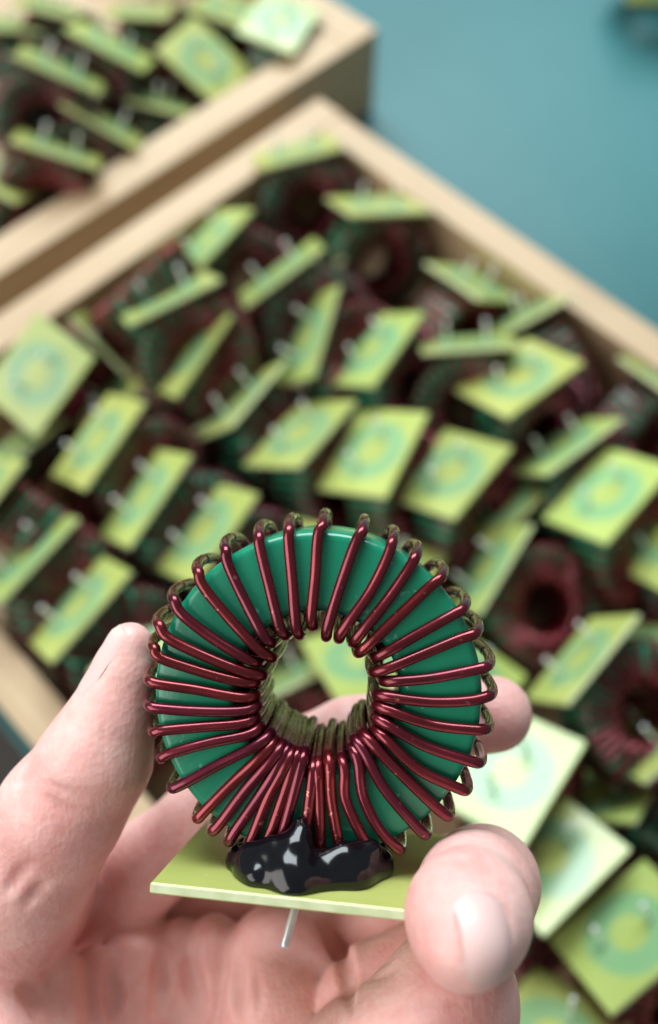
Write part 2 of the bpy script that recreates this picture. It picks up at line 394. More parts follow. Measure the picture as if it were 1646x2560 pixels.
INDUCTORS = [   # label, long edge direction, short edge direction, board centre
    ("inductor with olive board and dark ring at left edge, against the near tray's pale rim", (0.603, 0.672, 0.43), (-0.773, 0.625, 0.106), (-117.8, 211.9, 61.2)),
    ('tilted long green board in upper left of near tray, right of the bluish edge-on board', (0.532, 0.808, 0.254), (-0.655, 0.583, -0.48), (-59.4, 222.3, 63.5)),
    ("board seen almost edge-on along the near tray's left wall with two bright pin tips", (0.868, 0.49, 0.08), (-0.342, 0.706, -0.62), (-64.4, 237.3, 78.3)),
    ('slim edge-on board pointing up right, just left of the upright wound ring', (0.811, 0.451, 0.374), (-0.135, 0.765, -0.629), (-20.2, 257.8, 70.0)),
    ('narrow steep board in upper middle of near tray, top corner touching dark red windings', (-0.262, -0.928, -0.266), (0.534, -0.369, 0.761), (-9.3, 229.0, 62.9)),
    ('slanted edge-on board below the narrow steep board, two round pin highlights on its left', (0.498, 0.858, -0.122), (-0.601, 0.24, -0.762), (-36.6, 203.6, 54.1)),
    ('diamond board with faint ring right of the narrow steep board', (-0.526, -0.847, -0.073), (0.66, -0.461, 0.593), (17.2, 222.9, 63.4)),
    ('narrow slanted board below the olive ringed board, two pins at its middle', (0.52, 0.829, 0.205), (-0.609, 0.529, -0.591), (-89.2, 180.1, 62.5)),
    ('narrow slanted board left of centre, pin highlight on its upper left side', (0.518, 0.833, 0.196), (-0.532, 0.492, -0.689), (-68.6, 155.3, 62.9)),
    ('broad slanted board just above left of the held toroid', (0.526, 0.844, 0.108), (-0.668, 0.488, -0.562), (-46.5, 141.6, 61.9)),
    ('thin slanted board at left edge with bright paired pin tips, above the tray wall', (0.579, 0.815, 0.008), (-0.581, 0.419, -0.698), (-110.4, 132.6, 59.3)),
    ("slanted board nearest the near tray's left corner wall, above the thumb", (0.61, 0.787, 0.093), (-0.542, 0.5, -0.676), (-88.8, 112.7, 60.2)),
    ('pale board end poking in at the left edge below the olive ringed board', (0.583, -0.438, 0.684), (0.51, 0.853, 0.112), (-129.8, 157.4, 61.7)),
    ('diamond board with two pin highlights, left of the two side by side ringed boards', (0.538, 0.83, -0.149), (-0.719, 0.36, -0.595), (-11.4, 184.1, 60.7)),
    ('left one of two ringed boards side by side above the held toroid', (0.428, 0.904, 0.012), (-0.785, 0.378, -0.49), (16.7, 174.2, 63.8)),
    ('right one of two ringed boards side by side above the held toroid', (0.614, 0.788, -0.026), (-0.712, 0.541, -0.448), (46.8, 169.1, 56.6)),
    ('large ringed diamond board in upper right of near tray, below an edge-on board', (0.792, 0.607, 0.061), (-0.522, 0.726, -0.448), (75.7, 208.9, 63.6)),
    ('flat edge-on board with tall pin right in front of the glue topped ring', (0.998, 0.045, 0.043), (-0.004, 0.729, -0.684), (57.0, 228.3, 60.1)),
    ("edge-on board leaning against the near tray's right wall", (-0.186, 0.606, -0.773), (-0.869, -0.469, -0.159), (85.0, 254.1, 46.6)),
    ('slanted board below the large ringed diamond board, right of the side by side pair', (0.803, 0.593, 0.061), (-0.313, 0.507, -0.803), (93.7, 185.4, 49.2)),
    ('large ringed board at the right edge level with the side by side pair', (0.68, 0.719, 0.144), (-0.528, 0.616, -0.585), (105.1, 158.5, 58.8)),
    ('board cut off by right edge, directly below the large ringed board there', (0.653, 0.709, 0.267), (-0.523, 0.677, -0.518), (128.8, 147.3, 46.3)),
    ("steep board right of the held toroid's top with pale lower edge", (0.541, 0.83, 0.135), (-0.319, 0.351, -0.88), (59.9, 134.4, 42.2)),
    ('slanted board with two pin tips below the big wound ring on the right', (0.673, 0.734, 0.086), (-0.21, 0.302, -0.93), (87.0, 93.8, 58.9)),
    ('ringed board cut off by right edge, above the two glaring boards', (0.123, -0.445, 0.887), (0.792, 0.583, 0.183), (111.6, 69.7, 46.3)),
    ("glaring whitish board partly behind the held toroid's lower right, above the fingertip", (0.596, 0.796, -0.107), (-0.748, 0.502, -0.434), (57.6, 54.3, 66.8)),
    ('brightest white glaring board right of the curled fingertip', (0.775, 0.623, -0.107), (-0.6, 0.672, -0.434), (70.3, 30.3, 52.2)),
    ('big sharply ringed board in the bottom right corner area', (0.808, 0.571, 0.148), (-0.331, 0.647, -0.687), (91.6, 8.3, 55.3)),
    ('board cut off by the bottom edge, right of the curled finger', (0.653, 0.556, -0.515), (-0.758, 0.475, -0.448), (65.8, -19.6, 50.1)),
    ('board seen through the hole of the held toroid', (-0.348, 0.736, -0.581), (-0.931, -0.345, 0.12), (11.6, 93.7, 60.3)),
    ("board corner peeking between the index fingertip and the held toroid's right side", (0.53, 0.639, -0.557), (-0.778, 0.629, -0.019), (48.4, 89.8, 52.5)),
    ('board whose corner shows behind the top left of the held toroid', (0.628, -0.502, 0.594), (0.43, 0.861, 0.273), (-21.6, 140.2, 44.6)),
    ('board whose corner shows behind the top right of the held toroid', (0.442, 0.795, -0.415), (-0.882, 0.47, -0.038), (22.3, 131.1, 50.0)),
    ('board corner peeking out just right of the thumb tip', (0.442, 0.795, -0.415), (-0.882, 0.47, -0.038), (-58.6, 96.2, 55.0)),
    ('board resting in the far corner of the near tray on its rim', (0.965, 0.245, 0.096), (-0.175, 0.87, -0.462), (-16.0, 345.4, 56.2)),
    ('edge-on board with upright wound ring and open hole below it', (0.935, 0.28, -0.218), (-0.351, 0.817, -0.458), (22.8, 311.4, 55.0)),
    ('board with yellow underside behind the glue topped ring by the right wall', (0.636, 0.486, -0.599), (-0.669, 0.735, -0.115), (65.2, 271.3, 48.1)),
    ("pale edge-on board at right edge under the near tray's right rim", (0.714, 0.441, -0.543), (-0.604, 0.78, -0.161), (145.7, 224.3, 42.3)),
    ('bluish edge-on board leaning right, beside the olive ringed board', (-0.131, 0.676, -0.725), (0.663, -0.484, -0.571), (-96.0, 236.5, 50.2)),
    ('greyish board edge tucked under the right corner of the olive ringed board', (-0.497, 0.638, -0.588), (-0.545, -0.757, -0.361), (-94.6, 212.4, 39.1)),
    ("small yellowish board by the near tray's left wall, left of a small red ring", (0.624, 0.76, 0.182), (-0.543, 0.59, -0.598), (-54.5, 291.4, 53.0)),
    ('large ringed board in the far tray next to its near wall', (0.757, -0.477, -0.446), (0.528, 0.849, -0.013), (-63.9, 414.9, 52.9)),
    ('white glaring board in the right corner of the far tray', (0.365, 0.93, -0.035), (-0.921, 0.366, 0.132), (-26.0, 440.8, 57.0)),
    ('pale board left of the white glaring board in the far tray', (0.277, 0.899, -0.34), (-0.942, 0.324, 0.09), (-54.5, 459.0, 52.1)),
    ('bright green board at left edge of the far tray, lowest there', (0.305, 0.814, -0.494), (-0.88, 0.44, 0.182), (-152.4, 335.5, 48.6)),
    ('edge-on board with two blue pins in the far tray, upper of the long strips', (-0.891, 0.223, 0.395), (-0.02, -0.889, 0.457), (-108.4, 407.3, 66.8)),
    ('edge-on board with two pins at the far left of the far tray, second long strip', (-0.898, 0.073, 0.435), (0.147, -0.88, 0.452), (-127.7, 379.8, 74.0)),
    ("edge-on board with two pins touching the far tray's near wall, third long strip", (-0.848, 0.195, 0.492), (0.082, -0.87, 0.486), (-110.2, 367.8, 54.8)),
    ('edge-on board with two pins in far tray, lowest long strip above the bright green board', (-0.933, 0.043, 0.357), (0.155, -0.848, 0.507), (-127.4, 342.2, 60.2)),
    ('short olive board at the left edge between two strips in the far tray', (-0.212, 0.864, -0.457), (-0.97, -0.129, 0.208), (-153.6, 399.3, 45.8)),
    ('dim bluish board edge in the far tray below the large ringed board', (-0.034, 0.871, -0.491), (-0.969, 0.093, 0.23), (-86.3, 397.2, 42.4)),
    ("pale board edge at the far tray's left top corner", (-0.19, 0.883, -0.43), (-0.978, -0.131, 0.164), (-170.7, 452.8, 47.3)),
    ('curved looking board edge at top left of the far tray', (-0.117, 0.883, -0.454), (-0.967, 0.003, 0.254), (-151.7, 460.9, 51.4)),
    ('board edge with blue pin at the top middle of the far tray', (-0.086, 0.897, -0.434), (-0.996, -0.063, 0.066), (-100.6, 449.0, 56.8)),
    ('half hidden dark green wound ring at left edge, below the olive ringed board', (0.641, 0.764, -0.074), (-0.615, 0.453, -0.645), (-132.1, 193.9, 34.0)),
    ('half hidden wound ring in the dark gap left of the two pin diamond board', (0.712, 0.621, -0.328), (-0.566, 0.23, -0.792), (-55.1, 202.8, 34.0)),
    ('half hidden wound ring at the right edge beside the slanted two pin board', (0.59, -0.329, 0.737), (0.609, 0.781, -0.138), (115.1, 102.9, 34.0)),
    ('half hidden wound ring below the right one of the side by side boards', (0.726, 0.677, 0.123), (-0.425, 0.582, -0.693), (71.8, 168.3, 32.0)),
    ("half hidden wound ring behind the narrow steep board's top", (0.884, 0.381, 0.271), (-0.124, 0.75, -0.65), (-11.9, 289.8, 32.0)),
    ("half hidden wound ring at the far tray's left, between the olive and pale boards", (0.895, -0.428, -0.123), (0.254, 0.718, -0.649), (-153.4, 435.3, 34.0)),
    ('half hidden wound ring in the far tray beside the large ringed board', (0.895, -0.428, -0.123), (0.254, 0.718, -0.649), (-105.6, 412.2, 32.0)),
    ('half hidden inductor at the top edge of the far tray, left of its middle', (0.91, -0.411, -0.05), (0.222, 0.587, -0.778), (-143.2, 478.6, 36.0)),
    ('half hidden inductor at the top edge of the far tray, behind the large ringed board', (0.948, -0.314, -0.044), (0.175, 0.634, -0.753), (-73.4, 479.8, 34.0)),
    ('half hidden inductor against the left frame edge in the far tray, near the top', (0.903, -0.421, -0.086), (0.238, 0.656, -0.717), (-180.7, 455.4, 34.0)),
    ("dim inductor in shadow seen through the left of the held toroid's hole", (0.892, 0.446, -0.068), (-0.298, 0.47, -0.83), (-19.8, 94.3, 32.0)),
    ('half hidden wound ring with pink arc right of the white glaring board', (0.679, -0.121, 0.724), (0.605, 0.651, -0.458), (95.9, 53.6, 30.0)),
    ('loose inductor on the teal table at the top right corner', (0.999, -0.045, 0.023), (-0.001, 0.431, 0.902), (196.9, 515.9, 36.4)),
]
for i, (lab, xa, ya, loc) in enumerate(INDUCTORS):
    tray_inductor(xa, ya, loc, lab, i, "inductors lying in the wooden trays" if i < len(INDUCTORS) - 1 else None)

# ------------------------------------------------------------------ the held inductor
GRIP = Matrix([[1.0, 0.0, -0.0, -0.00134], [0.0, 0.89101, -0.45399, 0.03847], [0.0, 0.45399, 0.89101, 0.22254], [0.0, 0.0, 0.0, 1.0]])                       # frame at the toroid's middle: x right, y up along it, z towards the viewer
held = empty("toroid_inductor", GRIP)
tag(held, "large sharp toroid inductor with dark red wire on green core held in the hand", "inductor")
TX, TY, TA = [np.array(v) for v in [[0.99939, -0.00105, 0.03495], [0.0, 0.99955, 0.02999], [0.03496, 0.02997, -0.99894]]]     # toroid axes in the grip frame (mm); TA runs from front to back

def tor(x, y, z): return (x * TX + y * TY + z * TA) * S

hc = link("core", core_mesh("held_core", 128), held)
hc.matrix_local = Matrix([[TX[i], TY[i], TA[i], 0] for i in range(3)] + [[0, 0, 0, 1]])

WIRES = [   # each turn over the front face: outer bend, near the rim, middle, inner end (mm)
  [(0.75,24.79),(0.3,23.51),(-0.37,16.74),(-0.7,9.45)],
  [(-4.07,24.12),(-4.0,22.35),(-3.51,15.74),(-2.85,9.44)],
  [(-8.4,23.12),(-8.13,21.51),(-6.82,15.39),(-4.92,9.1)],
  [(-13.25,21.11),(-12.78,19.35),(-10.47,14.05),(-6.84,7.75)],
  [(-17.28,17.92),(-16.46,16.18),(-12.98,11.55),(-8.17,6.58)],
  [(-20.83,13.89),(-19.64,12.18),(-15.32,8.54),(-9.17,4.91)],
  [(-23.04,10.19),(-21.67,8.66),(-16.67,6.02),(-10.01,3.4)],
  [(-23.82,6.82),(-22.86,5.82),(-18.01,4.01),(-10.68,2.06)],
  [(-24.27,1.99),(-23.05,1.78),(-17.19,0.83),(-10.35,-0.21)],
  [(-24.46,-1.72),(-23.07,-1.74),(-17.2,-2.11),(-10.35,-2.05)],
  [(-23.56,-5.44),(-22.25,-5.01),(-16.38,-4.36),(-10.03,-3.72)],
  [(-22.82,-9.25),(-21.09,-8.36),(-15.55,-6.62),(-9.2,-5.21)],
  [(-21.06,-13.72),(-19.27,-12.72),(-13.89,-9.79),(-7.03,-5.86)],
  [(-17.44,-18.1),(-16.09,-16.56),(-11.39,-11.78),(-7.2,-7.88)],
  [(-15.25,-19.94),(-13.92,-18.38),(-10.22,-13.28),(-5.37,-7.69)],
  [(-12.89,-21.44),(-11.58,-19.2),(-8.38,-14.44),(-5.54,-10.04)],
  [(-10.02,-22.08),(-8.9,-19.33),(-6.71,-13.74),(-3.7,-8.34)],
  [(-7.83,-22.39),(-6.56,-19.3),(-5.21,-15.24),(-3.71,-11.02)],
  [(-5.13,-20.31),(-4.21,-15.73),(-3.21,-11.52),(-1.54,-6.81)],
  [(-1.94,-21.11),(-1.71,-14.69),(-1.05,-11.83),(-0.55,-9.31)],
  [(0.57,-23.11),(0.12,-17.69),(0.12,-13.49),(0.12,-10.31)],
  [(3.52,-23.41),(2.54,-18.5),(1.96,-14.31),(1.71,-9.62)],
  [(8.04,-23.51),(5.7,-18.79),(4.03,-14.28),(3.45,-9.27)],
  [(11.87,-22.27),(9.01,-19.08),(6.52,-14.25),(4.94,-7.58)],
  [(15.53,-20.02),(13.31,-17.51),(9.33,-12.54),(6.68,-7.9)],
  [(18.84,-17.28),(16.93,-15.63),(12.3,-11.34),(7.67,-6.55)],
  [(21.31,-13.55),(19.39,-12.59),(14.44,-10.15),(8.66,-5.21)],
  [(23.27,-9.5),(21.02,-8.74),(15.26,-6.81),(9.65,-3.7)],
  [(24.24,-4.64),(21.82,-4.41),(16.07,-3.64),(9.81,-1.7)],
  [(24.71,0.21),(21.8,-0.27),(16.06,-0.48),(9.8,0.13)],
  [(24.36,4.46),(22.59,4.14),(16.05,2.77),(9.63,2.05)],
  [(22.69,9.27),(20.12,8.42),(15.21,6.4),(8.97,3.71)],
  [(20.86,12.75),(18.96,11.71),(14.38,9.04),(8.15,5.36)],
  [(17.71,17.21),(16.16,15.98),(12.41,12.5),(6.83,7.01)],
  [(14.08,20.18),(13.05,18.44),(9.61,13.48),(5.18,7.66)],
  [(10.78,22.33),(10.09,20.4),(7.47,14.96),(3.36,8.81)],
  [(6.48,23.97),(5.66,22.37),(3.52,16.59),(1.38,9.3)],
]
WR = 0.82
def held_wires():
    rg = random.Random(11); n = len(WIRES)
    info = []
    for w in WIRES:
        th = math.atan2(w[0][1], w[0][0]); ro = math.hypot(*w[0])
        ro = max(ro, 24.5) if ro < 24.4 else ro
        info.append((th, ro + 0.15))
    for i, w in enumerate(WIRES):
        th, ro = info[i]; th2, ro2 = info[(i + 1) % n]
        while th2 - th > math.pi: th2 -= 2 * math.pi
        while th2 - th < -math.pi: th2 += 2 * math.pi
        ti = math.atan2(w[3][1], w[3][0]); ri = max(math.hypot(*w[3]), 9.4)
        rw = 8.75 + rg.choice((0.0, 0.7, -0.45)) + rg.uniform(-.15, .15)
        tj = ti + rg.uniform(-.03, .05)
        while th2 - tj > math.pi: th2 -= 2 * math.pi
        while th2 - tj < -math.pi: th2 += 2 * math.pi
        pol = lambda r, a: (r * math.cos(a), r * math.sin(a))
        zf = -(HALF + WR + 0.05)
        P = [(*pol(ro + .75, th), 0.0), (*pol(ro + .5, th), -5.2), (*pol(ro - .15, th), -8.4)]
        r1 = math.hypot(*w[1])
        if r1 > 20:
            P.append((*pol(ro - 0.85, th), zf + .15)); P.append((w[1][0], w[1][1], zf - .15))
        else:
            P.append((*pol(23.2, th), zf - .1))
        if math.hypot(*w[2]) > 13: P.append((w[2][0] + rg.uniform(-.12, .12), w[2][1] + rg.uniform(-.12, .12), zf - rg.uniform(0, .15)))
        a3 = (*pol(max(ri, rw + 1.6), ti),)
        P += [(a3[0], a3[1], zf + .0), (*pol(rw + .45, ti), zf + 1.0), (*pol(rw, ti), -6.6), (*pol(rw, tj), 6.8),
              (*pol(rw + .5, tj), 9.3), (*pol(rw + 2.0, tj), -zf), (*pol(17.0, (tj + th2) / 2), -zf + .05),
              (*pol(22.6, th2), -zf), (*pol(ro2 - .1, th2), 8.5), (*pol(ro2 + .5, th2), 5.2), (*pol(ro2 + .75, th2), 0.0)]
        pts = [tor(*p) for p in catmull(P, 5)]
        V, F = [], []
        tube(pts, WR * S, 14, V, F)
        mesh_obj("wire_turn", V, F, M_wire, held)
held_wires()

BM = Matrix([[0.98929, 0.13711, 0.05013, -0.00104], [-0.04492, -0.04079, 0.99816, -0.02675], [0.1389, -0.98972, -0.03419, 0.00205], [0.0, 0.0, 0.0, 1.0]])                      # board pose in the grip frame
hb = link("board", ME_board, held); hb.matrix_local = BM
hp_v, hp_f = [], []
tube([(-2.7272 * S, -28.2706 * S, 8.4905 * S), (-3.0930 * S, -29.2652 * S, 9.4905 * S), (-4.7628 * S, -34.1664 * S, 12.4905 * S), (-4.8637 * S, -34.5673 * S, 12.6905 * S)], [0.66 * S, 0.66 * S, 0.66 * S, 0.52 * S], 12, hp_v, hp_f)
mesh_obj("pin", hp_v, hp_f, M_pin, held)

# ------------------------------------------------------------------ smooth unions of round cones -> one skin
def sdf_mesh(groups, lo, hi, h, cut=None, grooves=(), smooth=2):
    lo = np.array(lo, float); hi = np.array(hi, float)
    n = np.ceil((hi - lo) / h).astype(int) + 1
    D = np.full(n, 6.0, np.float32)
    axes = [lo[i] + h * np.arange(n[i]) for i in range(3)]
    def window(pts, m):
        p = np.array(pts); a = p[:, :3].min(0) - p[:, 3].max() - m; b = p[:, :3].max(0) + p[:, 3].max() + m
        i0 = np.clip(np.floor((a - lo) / h).astype(int), 0, n); i1 = np.clip(np.ceil((b - lo) / h).astype(int) + 1, 0, n)
        return tuple(slice(i0[k], i1[k]) for k in range(3))
    def cone(sl, A, B):
        X, Y, Z = np.meshgrid(*[axes[k][sl[k]].astype(np.float32) for k in range(3)], indexing='ij')
        d = [B[k] - A[k] for k in range(3)]; L2 = sum(x * x for x in d) + 1e-9
        px, py, pz = X - A[0], Y - A[1], Z - A[2]
        t = np.clip((px * d[0] + py * d[1] + pz * d[2]) / L2, 0, 1)
        return np.sqrt((px - t * d[0]) ** 2 + (py - t * d[1]) ** 2 + (pz - t * d[2]) ** 2) - (A[3] + t * (B[3] - A[3]))
    def smin(a, b, k):
        hh = np.maximum(k - np.abs(a - b), 0) / k
        return np.minimum(a, b) - hh * hh * k * 0.25
    for pts, k_in, k_out in groups:
        sl = window(pts, 6.0)
        G = np.full(D[sl].shape, 6.0, np.float32)
        segs = list(zip(pts[:-1], pts[1:])) if len(pts) > 1 else [(pts[0], pts[0])]
        for A, B in segs:
            s2 = window([A, B], 6.0)
            loc = tuple(slice(s2[k].start - sl[k].start, s2[k].stop - sl[k].start) for k in range(3))
            G[loc] = smin(G[loc], cone(s2, A, B), k_in)
        D[sl] = smin(D[sl], G, k_out)
    for pts, depth in grooves:
        for A, B in zip(pts[:-1], pts[1:]):
            s2 = window([A, B], 3.0)
            g = -cone(s2, A, B); k = depth
            hh = np.maximum(k - np.abs(D[s2] - g), 0) / k
            D[s2] = np.maximum(D[s2], g) + hh * hh * k * 0.25
    if cut is not None:
        X, Y, Z = np.meshgrid(*axes, indexing='ij')
        D = np.maximum(D, cut(X, Y, Z)).astype(np.float32)
    # naive surface nets
    s = D < 0
    n0, n1, n2 = [v - 1 for v in D.shape]
    cnt = np.zeros((n0, n1, n2), np.int8)
    corners = [(i, j, k) for i in (0, 1) for j in (0, 1) for k in (0, 1)]
    for (i, j, k) in corners: cnt += s[i:i + n0, j:j + n1, k:k + n2]
    idx = np.argwhere((cnt > 0) & (cnt < 8))
    vid = -np.ones((n0, n1, n2), np.int64); vid[tuple(idx.T)] = np.arange(len(idx))
    acc = np.zeros((len(idx), 3)); wgt = np.zeros(len(idx))
    for a in corners:
        for ax in range(3):
            if a[ax]: continue
            b = list(a); b[ax] = 1
            va = D[tuple((idx + a).T)]; vb = D[tuple((idx + b).T)]
            m = (va < 0) != (vb < 0)
            t = np.where(m, va / np.where(m, va - vb, 1), 0)
            p = np.repeat(np.array(a, float)[None], len(idx), 0); p[:, ax] += t
            acc += p * m[:, None]; wgt += m
    V = lo + h * (idx + acc / wgt[:, None])
    F = []
    for ax in range(3):
        o = [k for k in range(3) if k != ax]
        sa = [slice(None)] * 3; sb = [slice(None)] * 3; sa[ax] = slice(0, -1); sb[ax] = slice(1, None)
        e = np.argwhere(s[tuple(sa)] != s[tuple(sb)])
        e = e[(e[:, o[0]] > 0) & (e[:, o[1]] > 0) & (e[:, o[0]] < D.shape[o[0]] - 1) & (e[:, o[1]] < D.shape[o[1]] - 1)]
        q = []
        for (d0, d1) in ((1, 1), (0, 1), (0, 0), (1, 0)):
            c = e.copy(); c[:, o[0]] -= d0; c[:, o[1]] -= d1
            q.append(vid[tuple(c.T)])
        q = np.stack(q, 1)
        flip = s[tuple(e.T)] ^ (ax == 1)
        q[~flip] = q[~flip][:, ::-1]
        F.append(q)
    F = np.concatenate(F)
    E = np.concatenate([F[:, [0, 1]], F[:, [1, 2]], F[:, [2, 3]], F[:, [3, 0]]])
    for _ in range(smooth):
        A = np.zeros_like(V); c = np.zeros(len(V))
        for a, b in ((0, 1), (1, 0)):
            for k in range(3): A[:, k] += np.bincount(E[:, a], V[E[:, b], k], len(V))
            c += np.bincount(E[:, a], minlength=len(V))
        V = V * .5 + .5 * A / np.maximum(c, 1)[:, None]
    return V, F

def sdf_object(name, V, F, mat, parent=None):
    me = bpy.data.meshes.new(name)
    me.vertices.add(len(V)); me.vertices.foreach_set("co", (V * S).ravel())
    me.loops.add(F.size); me.loops.foreach_set("vertex_index", F.ravel().astype(np.int32))
    me.polygons.add(len(F)); me.polygons.foreach_set("loop_start", np.arange(0, F.size, 4, dtype=np.int32))
    me.polygons.foreach_set("loop_total", np.full(len(F), 4, np.int32))
    me.polygons.foreach_set("use_smooth", np.ones(len(F), bool))
    me.update(calc_edges=True); me.validate()
    me.materials.append(mat)
    return link(name, me, parent)

GLUE = [
    ([(-10.84, -24.66, 7.49, 2.80), (-7.79, -24.78, 11.29, 3.20), (-3.33, -24.68, 13.69, 3.40), (0.62, -24.73, 12.49, 2.50), (4.53, -24.70, 11.49, 2.90), (7.98, -25.17, 7.49, 2.80)], 1.5, 1.5),
    ([(-11.11, -26.89, -0.51, 3.00), (-1.32, -27.59, -1.51, 3.60), (7.90, -26.89, -0.51, 3.00)], 2.0, 2.0),
    ([(-10.21, -29.54, -12.51, 2.60), (-1.57, -30.29, -14.51, 3.20), (7.15, -28.88, -12.51, 2.60)], 2.0, 2.0),
    ([(-4.23, -22.64, 13.29, 2.60), (-3.16, -20.54, 12.29, 2.10), (-2.64, -18.84, 11.29, 1.30), (-2.88, -17.76, 10.69, 0.80)], 1.2, 1.5),
    ([(-9.61, -22.43, 10.99, 2.00), (-6.07, -21.41, 11.89, 1.90), (-4.39, -20.89, 12.09, 1.60)], 1.5, 1.2),
    ([(-0.49, -23.04, 12.29, 1.60), (3.41, -22.24, 11.49, 1.70), (7.11, -21.97, 9.99, 1.70)], 1.5, 1.2),
    ([(-8.71, -24.13, 13.69, 1.50), (-10.62, -24.23, 10.99, 1.30)], 1.0, 1.2),
]
bz = [BM[i][2] for i in range(3)]; bo = [BM[i][3] / S + bz[i] * (BT / 2 - .1) for i in range(3)]
gv, gf = sdf_mesh(GLUE, (-15.6, -35.0, -19.2), (12.4, -15.5, 18.6), 0.26, cut=lambda X, Y, Z: -((X - bo[0]) * bz[0] + (Y - bo[1]) * bz[1] + (Z - bo[2]) * bz[2]), smooth=7)
sdf_object("glue_bead", gv, gf, M_glue, held)

HAND = [    # chains of (x, y, z, radius) in mm, blend inside the chain, blend with the rest
    ([(-29.37, 5.35, -1.51, 3.50), (-30.48, 0.53, -1.51, 4.30), (-32.46, -5.65, -1.51, 5.90), (-34.76, -12.11, -2.51, 8.20), (-41.03, -21.50, -4.51, 9.40), (-48.09, -32.59, -8.51, 10.50), (-53.67, -43.15, -14.51, 11.50)], 3.0, 0.8),
    ([(-30.72, 3.80, -7.51, 3.40), (-32.60, -5.53, -9.51, 5.20), (-36.65, -15.25, -11.51, 8.00), (-43.89, -25.21, -13.51, 9.00), (-53.73, -44.86, -24.51, 12.00)], 3.0, 4.0),
    ([(-51.48, -68.32, -38.51, 12.00), (-43.63, -55.12, -35.51, 8.80), (-31.68, -39.50, -30.51, 8.00), (-22.04, -31.54, -28.51, 7.90), (-8.32, -20.98, -25.51, 7.60), (5.23, -15.14, -24.01, 7.30), (18.23, -11.55, -22.51, 7.10), (30.45, -9.90, -21.51, 6.70)], 2.0, 1.0),
    ([(-19.78, -76.91, -42.51, 11.00), (-0.44, -61.03, -36.51, 8.80), (14.59, -49.76, -30.51, 8.50), (23.91, -39.70, -17.51, 8.40), (25.43, -31.78, -2.51, 7.50), (22.03, -27.81, 10.49, 7.20), (18.95, -25.49, 22.99, 6.90), (17.62, -25.63, 28.99, 5.50)], 5.0, 0.6),
    ([(-18.59, -96.90, -32.51, 13.00), (-2.92, -74.27, -14.51, 11.00), (7.90, -60.63, -0.51, 11.00), (15.66, -50.58, 9.49, 12.00), (18.93, -43.45, 8.49, 8.80), (21.40, -44.68, -0.51, 8.00)], 3.0, 0.6),
    ([(-1.76, -72.29, -24.51, 9.00), (8.39, -53.49, -10.51, 7.60), (16.63, -47.67, -7.51, 7.50)], 2.0, 0.6),
    ([(-22.70, -113.31, -29.51, 12.00), (-2.78, -86.63, -9.51, 9.00), (8.90, -72.38, 3.49, 8.50), (14.06, -65.61, 5.49, 8.00)], 2.5, 1.0),
    ([(-8.26, -53.88, -24.51, 8.60), (-6.16, -60.27, -18.51, 10.30), (-7.09, -75.61, -16.51, 14.00)], 2.0, 0.5),
    ([(-19.83, -52.81, -27.51, 4.60), (-19.67, -65.94, -23.51, 5.20), (-19.28, -81.09, -20.51, 7.00)], 1.0, 2.2),
    ([(-26.25, -54.03, -28.51, 4.60), (-26.27, -67.37, -23.51, 5.40), (-26.14, -80.41, -19.51, 8.00)], 1.0, 1.6),
    ([(-33.37, -55.47, -25.51, 6.20), (-33.48, -66.42, -19.51, 7.00), (-34.52, -81.78, -16.51, 10.00)], 1.0, 2.2),
    ([(-40.03, -54.35, -20.51, 3.80), (-38.50, -64.04, -15.51, 5.00), (-39.46, -80.36, -14.51, 8.00)], 1.0, 1.4),
    ([(-45.18, -52.80, -15.51, 4.60), (-44.30, -62.38, -10.51, 6.00), (-44.25, -78.94, -12.51, 10.00)], 1.0, 1.4),
    ([(-50.60, -51.24, -12.51, 5.00), (-50.09, -59.96, -6.51, 7.50), (-48.91, -77.53, -10.51, 12.00)], 1.0, 1.4),
    ([(-40.89, -67.79, -43.51, 13.00), (-37.46, -83.66, -35.51, 18.00), (-32.23, -108.26, -32.51, 22.00)], 6, 2.0),
    ([(-12.86, -70.19, -46.51, 13.00), (-13.02, -93.43, -38.51, 18.00), (-21.89, -113.69, -34.51, 22.00)], 6, 2.0),
    ([(7.52, -80.12, -42.51, 13.00), (-0.40, -96.90, -32.51, 16.00)], 6, 2.0),
    ([(-31.38, -53.70, -44.51, 10.00), (-8.70, -53.33, -45.51, 10.00), (11.48, -50.78, -41.51, 9.00)], 4, 2.0),
    ([(-28.80, -113.69, -34.51, 24.00), (-29.07, -150.37, -40.51, 23.00), (-30.10, -181.01, -46.51, 24.00)], 6, 6.0),
]
